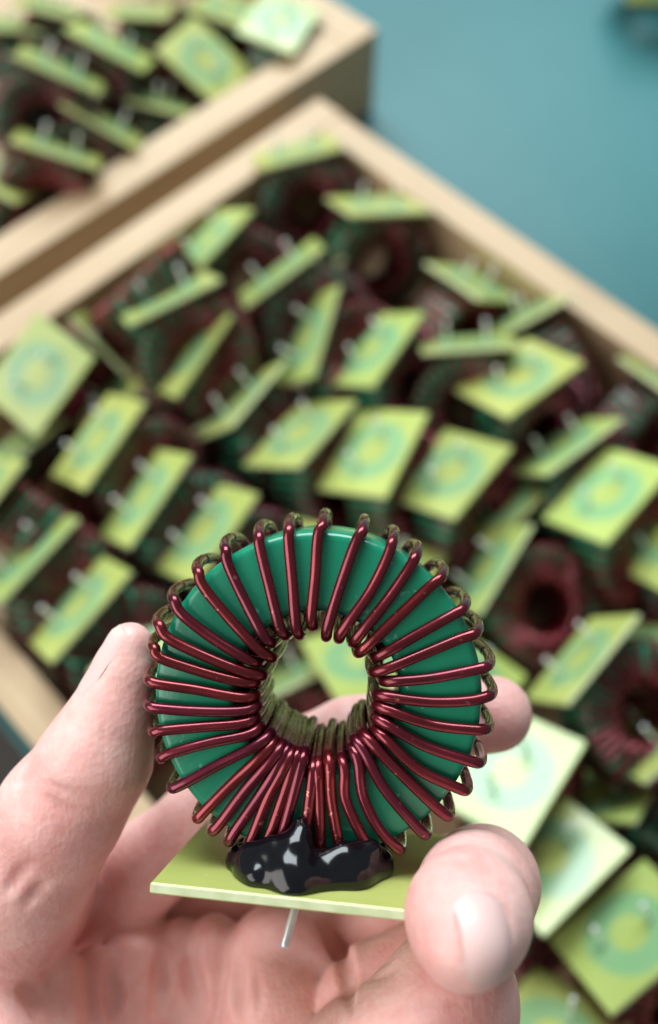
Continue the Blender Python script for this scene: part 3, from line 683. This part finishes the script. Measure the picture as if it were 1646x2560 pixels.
GROOVES = [
    ([(-14.55, -47.96, -21.06, 0.77), (-14.65, -48.53, -20.38, 0.98), (-14.76, -49.15, -19.83, 1.19), (-14.88, -49.82, -19.39, 1.37), (-15.01, -50.54, -19.05, 1.54), (-15.16, -51.12, -18.81, 1.68), (-15.28, -51.71, -18.41, 1.78), (-15.15, -52.17, -17.57, 1.86), (-15.01, -52.60, -16.67, 1.90), (-14.87, -53.03, -15.75, 1.90), (-14.74, -53.49, -14.86, 1.86), (-14.62, -53.97, -14.04, 1.78), (-14.50, -54.49, -13.27, 1.68), (-14.37, -54.99, -12.58, 1.54), (-14.25, -55.52, -11.95, 1.37), (-14.13, -56.08, -11.34, 1.19), (-14.02, -56.75, -10.87, 0.98), (-13.92, -57.43, -10.50, 0.77)], 1.0),
    ([(-23.64, -54.21, -22.87, 0.83), (-23.46, -54.97, -22.49, 1.14), (-23.26, -55.73, -22.10, 1.42), (-23.05, -56.47, -21.70, 1.64), (-22.83, -57.21, -21.30, 1.81), (-22.60, -57.95, -20.90, 1.89), (-22.36, -58.68, -20.50, 1.89), (-22.20, -59.39, -20.16, 1.81), (-22.04, -60.10, -19.83, 1.64), (-21.88, -60.82, -19.51, 1.42), (-21.71, -61.46, -19.19, 1.14), (-21.54, -62.11, -18.81, 0.83)], 1.0),
    ([(-28.27, -52.49, -21.95, 0.83), (-28.13, -53.36, -21.53, 1.14), (-28.01, -54.17, -21.17, 1.42), (-27.89, -54.98, -20.80, 1.64), (-27.76, -55.79, -20.44, 1.81), (-27.64, -56.60, -20.08, 1.89), (-27.52, -57.41, -19.73, 1.89), (-27.58, -58.10, -19.16, 1.81), (-27.67, -58.78, -18.57, 1.64), (-27.75, -59.45, -17.99, 1.42), (-27.84, -60.13, -17.42, 1.14), (-27.93, -60.74, -16.84, 0.83)], 1.0),
    ([(-36.58, -52.95, -18.06, 0.70), (-36.33, -53.61, -17.79, 0.96), (-36.07, -54.28, -17.52, 1.19), (-35.84, -54.93, -17.23, 1.39), (-35.61, -55.57, -16.93, 1.52), (-35.39, -56.20, -16.60, 1.59), (-35.17, -56.82, -16.26, 1.59), (-35.11, -57.33, -15.82, 1.52), (-35.06, -57.84, -15.38, 1.39), (-35.00, -58.35, -14.95, 1.19), (-34.96, -58.83, -14.53, 0.96), (-34.91, -59.27, -14.07, 0.70)], 1.0),
    ([(-47.31, -50.31, -6.45, 0.70), (-47.00, -50.54, -6.54, 0.96), (-46.67, -50.81, -6.57, 1.19), (-46.32, -51.13, -6.58, 1.39), (-45.98, -51.46, -6.60, 1.52), (-45.64, -51.81, -6.64, 1.59), (-45.31, -52.16, -6.71, 1.59), (-45.10, -52.59, -6.44, 1.52), (-44.89, -53.00, -6.15, 1.39), (-44.68, -53.39, -5.82, 1.19), (-44.45, -53.78, -5.47, 0.96), (-44.22, -54.18, -5.12, 0.70)], 1.0),
    ([(1.06, -51.42, -27.88, 0.65), (1.46, -51.85, -27.26, 0.83), (1.87, -52.30, -26.73, 1.00), (2.27, -52.78, -26.26, 1.16), (2.68, -53.29, -25.85, 1.30), (3.08, -53.82, -25.50, 1.41), (3.21, -46.75, -10.84, 1.50), (3.33, -46.75, -9.35, 1.56), (3.46, -46.93, -8.24, 1.60), (3.59, -47.21, -7.35, 1.60), (3.72, -47.55, -6.58, 1.56), (3.85, -47.93, -5.91, 1.50), (3.98, -48.35, -5.33, 1.41), (4.12, -48.99, -4.66, 1.30), (4.28, -48.90, -3.39, 1.16), (4.11, -45.29, 5.10, 1.00), (4.15, -44.53, 8.13, 0.83), (4.23, -44.37, 10.00, 0.65)], 0.9),
    ([(18.60, -27.19, 34.46, 0.30), (18.35, -26.63, 34.62, 0.34), (18.11, -26.10, 34.72, 0.38), (17.89, -25.61, 34.75, 0.41), (17.67, -25.15, 34.73, 0.45), (17.45, -24.70, 34.68, 0.49), (17.25, -24.27, 34.58, 0.52), (17.16, -23.78, 34.43, 0.56), (17.08, -23.32, 34.25, 0.59), (17.00, -22.87, 34.03, 0.62), (16.93, -22.43, 33.76, 0.65), (16.86, -22.02, 33.47, 0.67), (16.80, -21.62, 33.12, 0.70), (16.88, -21.39, 32.92, 0.72), (16.96, -21.17, 32.71, 0.74), (17.04, -20.95, 32.49, 0.76), (17.12, -20.73, 32.25, 0.77), (17.21, -20.53, 31.99, 0.78), (17.30, -20.33, 31.72, 0.79), (17.59, -20.22, 31.57, 0.80), (17.89, -20.11, 31.41, 0.80), (18.19, -20.02, 31.23, 0.80), (18.49, -19.93, 31.03, 0.80), (18.79, -19.85, 30.81, 0.79), (19.10, -19.78, 30.56, 0.78), (19.44, -19.85, 30.55, 0.77), (19.77, -19.92, 30.51, 0.76), (20.11, -20.01, 30.45, 0.74), (20.45, -20.11, 30.35, 0.72), (20.80, -20.21, 30.25, 0.70), (21.15, -20.34, 30.12, 0.67), (21.40, -20.57, 30.23, 0.65), (21.66, -20.81, 30.33, 0.62), (21.91, -21.07, 30.40, 0.59), (22.18, -21.33, 30.45, 0.56), (22.45, -21.62, 30.45, 0.52), (22.72, -21.93, 30.42, 0.49), (22.80, -22.23, 30.63, 0.45), (22.89, -22.56, 30.81, 0.41), (22.98, -22.90, 30.96, 0.38), (23.09, -23.26, 31.06, 0.34), (23.19, -23.63, 31.14, 0.30)], 0.5),
    ([(-30.62, 8.26, 0.51, 0.22), (-30.82, 7.61, 1.12, 0.30), (-31.08, 6.93, 1.46, 0.37), (-31.37, 6.24, 1.64, 0.43), (-31.65, 5.60, 1.79, 0.48), (-31.91, 4.96, 2.02, 0.50), (-32.17, 4.31, 2.26, 0.50), (-32.35, 3.46, 2.63, 0.48), (-32.57, 2.58, 2.91, 0.43), (-32.80, 1.71, 3.10, 0.37), (-33.01, 0.87, 3.33, 0.30), (-33.21, 0.03, 3.58, 0.22)], 0.5),
    ([(-41.40, -15.60, 5.23, 0.30), (-40.82, -15.87, 5.46, 0.42), (-40.25, -16.16, 5.64, 0.52), (-39.70, -16.46, 5.78, 0.61), (-39.16, -16.77, 5.88, 0.67), (-38.63, -17.09, 5.93, 0.70), (-38.12, -17.42, 5.94, 0.70), (-37.37, -17.77, 5.90, 0.67), (-36.64, -18.14, 5.78, 0.61), (-35.93, -18.54, 5.59, 0.52), (-35.24, -18.96, 5.32, 0.42), (-34.56, -19.41, 4.96, 0.30)], 0.7),
    ([(-40.17, -14.11, 5.50, 0.26), (-39.47, -14.29, 5.79, 0.36), (-38.80, -14.48, 6.02, 0.45), (-38.14, -14.69, 6.19, 0.52), (-37.49, -14.92, 6.30, 0.57), (-36.86, -15.16, 6.37, 0.60), (-36.25, -15.41, 6.37, 0.60), (-35.65, -15.58, 6.36, 0.57), (-35.06, -15.75, 6.30, 0.52), (-34.48, -15.94, 6.19, 0.45), (-33.91, -16.14, 6.05, 0.36), (-33.35, -16.37, 5.84, 0.26)], 0.6),
    ([(-47.26, -31.23, 3.46, 0.39), (-46.84, -30.71, 3.52, 0.54), (-46.42, -30.19, 3.57, 0.67), (-46.01, -29.69, 3.63, 0.78), (-45.58, -29.17, 3.73, 0.86), (-45.14, -28.64, 3.89, 0.89), (-44.68, -28.08, 4.10, 0.89), (-44.23, -27.65, 4.32, 0.86), (-43.77, -27.22, 4.55, 0.78), (-43.31, -26.79, 4.76, 0.67), (-42.86, -26.36, 4.96, 0.54), (-42.42, -25.94, 5.14, 0.39)], 0.8),
    ([(-44.37, -33.69, 2.79, 0.39), (-44.00, -33.23, 2.82, 0.54), (-43.64, -32.77, 2.83, 0.67), (-43.28, -32.31, 2.85, 0.78), (-42.93, -31.86, 2.86, 0.86), (-42.57, -31.42, 2.89, 0.89), (-42.21, -30.96, 2.96, 0.89), (-41.90, -30.72, 2.97, 0.86), (-41.59, -30.47, 3.01, 0.78), (-41.28, -30.21, 3.07, 0.67), (-40.96, -29.94, 3.14, 0.54), (-40.62, -29.66, 3.23, 0.39)], 0.8),
    ([(-49.35, -16.11, -0.92, 0.26), (-48.52, -15.67, 0.06, 0.36), (-47.82, -15.32, 0.72, 0.45), (-47.17, -15.01, 1.23, 0.52), (-46.56, -14.74, 1.64, 0.57), (-45.97, -14.49, 2.00, 0.60), (-45.41, -14.25, 2.32, 0.60), (-45.06, -14.23, 2.59, 0.57), (-44.72, -14.21, 2.86, 0.52), (-44.38, -14.20, 3.11, 0.45), (-44.05, -14.19, 3.34, 0.36), (-43.73, -14.19, 3.56, 0.26)], 0.6),
    ([(-11.22, -51.02, -14.40, 0.26), (-11.05, -51.42, -13.65, 0.36), (-10.87, -51.84, -12.93, 0.45), (-10.70, -52.28, -12.25, 0.52), (-10.54, -52.73, -11.61, 0.57), (-10.38, -53.19, -11.01, 0.60), (-10.22, -53.67, -10.44, 0.60), (-10.30, -54.18, -10.06, 0.57), (-10.39, -54.70, -9.76, 0.52), (-10.48, -55.22, -9.49, 0.45), (-10.57, -55.77, -9.25, 0.36), (-10.67, -56.33, -9.04, 0.26)], 0.6),
    ([(11.23, -40.63, 16.33, 0.26), (11.95, -40.36, 16.53, 0.36), (12.66, -40.10, 16.68, 0.45), (13.38, -39.86, 16.83, 0.52), (14.07, -39.65, 16.99, 0.57), (14.79, -39.41, 17.11, 0.60), (15.52, -39.18, 17.22, 0.60), (16.14, -39.18, 17.40, 0.57), (16.77, -39.20, 17.54, 0.52), (17.40, -39.23, 17.65, 0.45), (18.04, -39.29, 17.73, 0.36), (18.68, -39.35, 17.78, 0.26)], 0.6),
    ([(6.34, -47.73, -4.10, 0.22), (6.91, -47.53, -3.89, 0.30), (6.95, -42.09, 5.76, 0.37), (7.40, -41.08, 7.53, 0.43), (7.87, -40.47, 8.53, 0.48), (8.35, -39.98, 9.31, 0.50), (8.84, -39.56, 9.96, 0.50), (9.30, -39.15, 10.20, 0.48), (9.73, -38.77, 10.45, 0.43), (10.18, -38.34, 10.76, 0.37), (10.64, -37.92, 11.03, 0.30), (11.10, -37.53, 11.26, 0.22)], 0.6),
]
hv, hf = sdf_mesh(HAND, (-68.2, -207.5, -73.0), (39.6, 11.3, 37.0), 0.48, grooves=GROOVES, smooth=3)
hand = sdf_object("hand", hv, hf, M_skin)
hand.matrix_world = GRIP
tag(hand, "bare left hand gripping the sharp toroid inductor, palm towards the viewer", "hand")

def nail(name, rows):
    """plate grown on the finger: rows of points (mm) from the cuticle to the free edge"""
    n = len(rows[0]); V = [np.array(p) * S for r in rows for p in r]; F, mi = [], []
    for i in range(len(rows) - 1):
        for j in range(n - 1):
            F.append((i * n + j, i * n + j + 1, (i + 1) * n + j + 1, (i + 1) * n + j))
            mi.append(1 if i >= len(rows) - 2 else 0)
    o = mesh_obj(name, V, F, [M_nail, M_nail_edge], hand, mi=mi)
    return o
nail('thumbnail', [[(-36.59,-0.22,-2.75),(-37.01,-0.75,-1.97),(-37.28,-1.15,-1.24),(-37.40,-1.45,-0.57),(-37.39,-1.66,0.04),(-37.27,-1.80,0.62),(-37.04,-1.87,1.15),(-36.72,-1.85,1.65),(-36.28,-1.74,2.11),(-35.71,-1.53,2.52),(-34.98,-1.19,2.87)],
    [(-36.07,0.54,-3.04),(-36.58,0.17,-2.11),(-36.82,-0.14,-1.34),(-36.92,-0.39,-0.62),(-36.89,-0.58,0.03),(-36.76,-0.71,0.64),(-36.53,-0.79,1.21),(-36.20,-0.82,1.73),(-35.75,-0.78,2.21),(-35.19,-0.66,2.63),(-34.33,-0.50,2.89)],
    [(-35.58,1.32,-3.25),(-36.02,1.05,-2.31),(-36.25,0.82,-1.47),(-36.33,0.63,-0.73),(-36.29,0.46,-0.05),(-36.14,0.33,0.59),(-35.90,0.24,1.17),(-35.56,0.18,1.71),(-35.13,0.16,2.20),(-34.54,0.17,2.61),(-33.71,0.21,2.88)],
    [(-35.10,2.09,-3.40),(-35.48,1.93,-2.45),(-35.68,1.78,-1.59),(-35.74,1.64,-0.82),(-35.67,1.50,-0.12),(-35.51,1.38,0.53),(-35.26,1.27,1.12),(-34.93,1.17,1.67),(-34.50,1.09,2.16),(-33.93,1.02,2.58),(-33.13,0.94,2.86)],
    [(-34.73,2.91,-3.44),(-35.03,2.84,-2.49),(-35.16,2.76,-1.64),(-35.19,2.67,-0.86),(-35.10,2.55,-0.16),(-34.92,2.43,0.49),(-34.66,2.31,1.09),(-34.33,2.17,1.64),(-33.91,2.04,2.13),(-33.36,1.88,2.55),(-32.60,1.69,2.83)],
    [(-34.35,3.71,-3.45),(-34.58,3.76,-2.50),(-34.67,3.75,-1.65),(-34.66,3.70,-0.87),(-34.56,3.62,-0.17),(-34.37,3.51,0.48),(-34.11,3.37,1.08),(-33.77,3.20,1.62),(-33.36,3.00,2.11),(-32.84,2.76,2.52),(-32.11,2.45,2.78)],
    [(-33.88,4.63,-3.43),(-34.05,4.72,-2.51),(-34.08,4.74,-1.69),(-34.04,4.72,-0.93),(-33.92,4.65,-0.23),(-33.73,4.55,0.41),(-33.46,4.40,1.00),(-33.13,4.21,1.53),(-32.72,3.98,2.01),(-32.21,3.69,2.41),(-31.50,3.31,2.66)],
    [(-33.33,5.50,-3.44),(-33.44,5.65,-2.55),(-33.44,5.71,-1.74),(-33.38,5.72,-1.00),(-33.25,5.67,-0.31),(-33.05,5.57,0.31),(-32.77,5.41,0.88),(-32.44,5.20,1.39),(-32.03,4.94,1.85),(-31.53,4.60,2.22),(-30.84,4.15,2.45)],
    [(-32.72,6.36,-3.44),(-32.86,6.59,-2.53),(-32.87,6.71,-1.72),(-32.80,6.75,-1.00),(-32.66,6.72,-0.33),(-32.44,6.62,0.26),(-32.15,6.45,0.80),(-31.80,6.22,1.27),(-31.38,5.91,1.69),(-30.86,5.51,2.01),(-30.15,4.99,2.19)],
    [(-32.06,7.19,-3.44),(-32.22,7.50,-2.52),(-32.20,7.67,-1.75),(-32.12,7.75,-1.04),(-31.97,7.74,-0.41),(-31.75,7.64,0.16),(-31.48,7.47,0.67),(-31.15,7.23,1.13),(-30.77,6.90,1.53),(-30.31,6.48,1.86),(-29.58,5.88,1.96)],
    [(-31.06,7.90,-3.62),(-31.04,8.22,-2.85),(-31.01,8.43,-2.12),(-30.92,8.54,-1.45),(-30.76,8.55,-0.85),(-30.56,8.48,-0.30),(-30.33,8.32,0.20),(-30.07,8.08,0.66),(-29.77,7.75,1.07),(-29.41,7.31,1.40),(-28.93,6.73,1.63)]])
nail('fingernail', [[(21.66,-20.69,29.54),(21.01,-20.23,29.44),(20.37,-19.91,29.38),(19.73,-19.70,29.36),(19.11,-19.59,29.38),(18.51,-19.55,29.47),(17.93,-19.58,29.61),(17.39,-19.68,29.82),(16.87,-19.87,30.11),(16.39,-20.14,30.49),(15.96,-20.54,30.99)],
    [(22.00,-21.31,29.95),(21.51,-20.83,30.22),(20.92,-20.53,30.35),(20.34,-20.32,30.50),(19.75,-20.19,30.66),(19.17,-20.12,30.84),(18.58,-20.13,31.03),(18.00,-20.21,31.25),(17.41,-20.37,31.47),(16.83,-20.62,31.73),(16.16,-21.03,31.84)],
    [(22.29,-21.93,30.36),(21.84,-21.51,30.79),(21.32,-21.22,31.09),(20.76,-21.03,31.35),(20.19,-20.90,31.59),(19.61,-20.83,31.83),(19.01,-20.82,32.05),(18.40,-20.88,32.25),(17.77,-21.00,32.44),(17.09,-21.22,32.56),(16.32,-21.58,32.53)],
    [(22.51,-22.57,30.72),(22.10,-22.22,31.27),(21.60,-21.98,31.67),(21.06,-21.80,32.01),(20.50,-21.68,32.31),(19.91,-21.61,32.58),(19.31,-21.59,32.81),(18.68,-21.62,33.01),(18.01,-21.71,33.16),(17.29,-21.88,33.21),(16.46,-22.16,33.09)],
    [(22.66,-23.23,31.04),(22.27,-22.95,31.67),(21.80,-22.76,32.14),(21.27,-22.62,32.53),(20.71,-22.52,32.87),(20.13,-22.45,33.16),(19.51,-22.42,33.40),(18.87,-22.42,33.59),(18.18,-22.47,33.72),(17.44,-22.58,33.73),(16.57,-22.78,33.54)],
    [(22.75,-23.90,31.31),(22.38,-23.71,31.99),(21.91,-23.58,32.51),(21.40,-23.48,32.93),(20.84,-23.40,33.29),(20.26,-23.34,33.60),(19.65,-23.30,33.84),(19.00,-23.27,34.03),(18.31,-23.28,34.14),(17.55,-23.32,34.12),(16.67,-23.43,33.89)],
    [(22.77,-24.70,31.56),(22.41,-24.56,32.26),(21.95,-24.47,32.79),(21.44,-24.40,33.22),(20.90,-24.33,33.59),(20.32,-24.27,33.90),(19.71,-24.22,34.15),(19.07,-24.18,34.33),(18.38,-24.16,34.43),(17.63,-24.16,34.42),(16.75,-24.21,34.18)],
    [(22.72,-25.52,31.74),(22.36,-25.44,32.44),(21.91,-25.39,32.96),(21.41,-25.35,33.39),(20.87,-25.30,33.75),(20.30,-25.25,34.06),(19.70,-25.19,34.31),(19.07,-25.14,34.49),(18.40,-25.08,34.59),(17.66,-25.04,34.58),(16.81,-25.03,34.34)],
    [(22.59,-26.37,31.83),(22.23,-26.35,32.52),(21.78,-26.35,33.03),(21.28,-26.34,33.43),(20.75,-26.32,33.78),(20.20,-26.27,34.07),(19.62,-26.21,34.32),(19.01,-26.14,34.50),(18.37,-26.05,34.62),(17.65,-25.96,34.60),(16.83,-25.90,34.37)],
    [(22.36,-27.25,31.84),(22.01,-27.30,32.51),(21.54,-27.36,32.94),(21.05,-27.39,33.31),(20.53,-27.39,33.63),(20.00,-27.36,33.91),(19.44,-27.29,34.14),(18.86,-27.20,34.32),(18.25,-27.08,34.44),(17.60,-26.93,34.48),(16.81,-26.80,34.26)],
    [(22.01,-28.17,31.73),(21.57,-28.35,32.17),(21.10,-28.48,32.53),(20.61,-28.56,32.85),(20.10,-28.58,33.13),(19.59,-28.56,33.37),(19.06,-28.50,33.59),(18.52,-28.38,33.77),(17.96,-28.23,33.90),(17.36,-28.02,33.97),(16.73,-27.77,33.94)]])
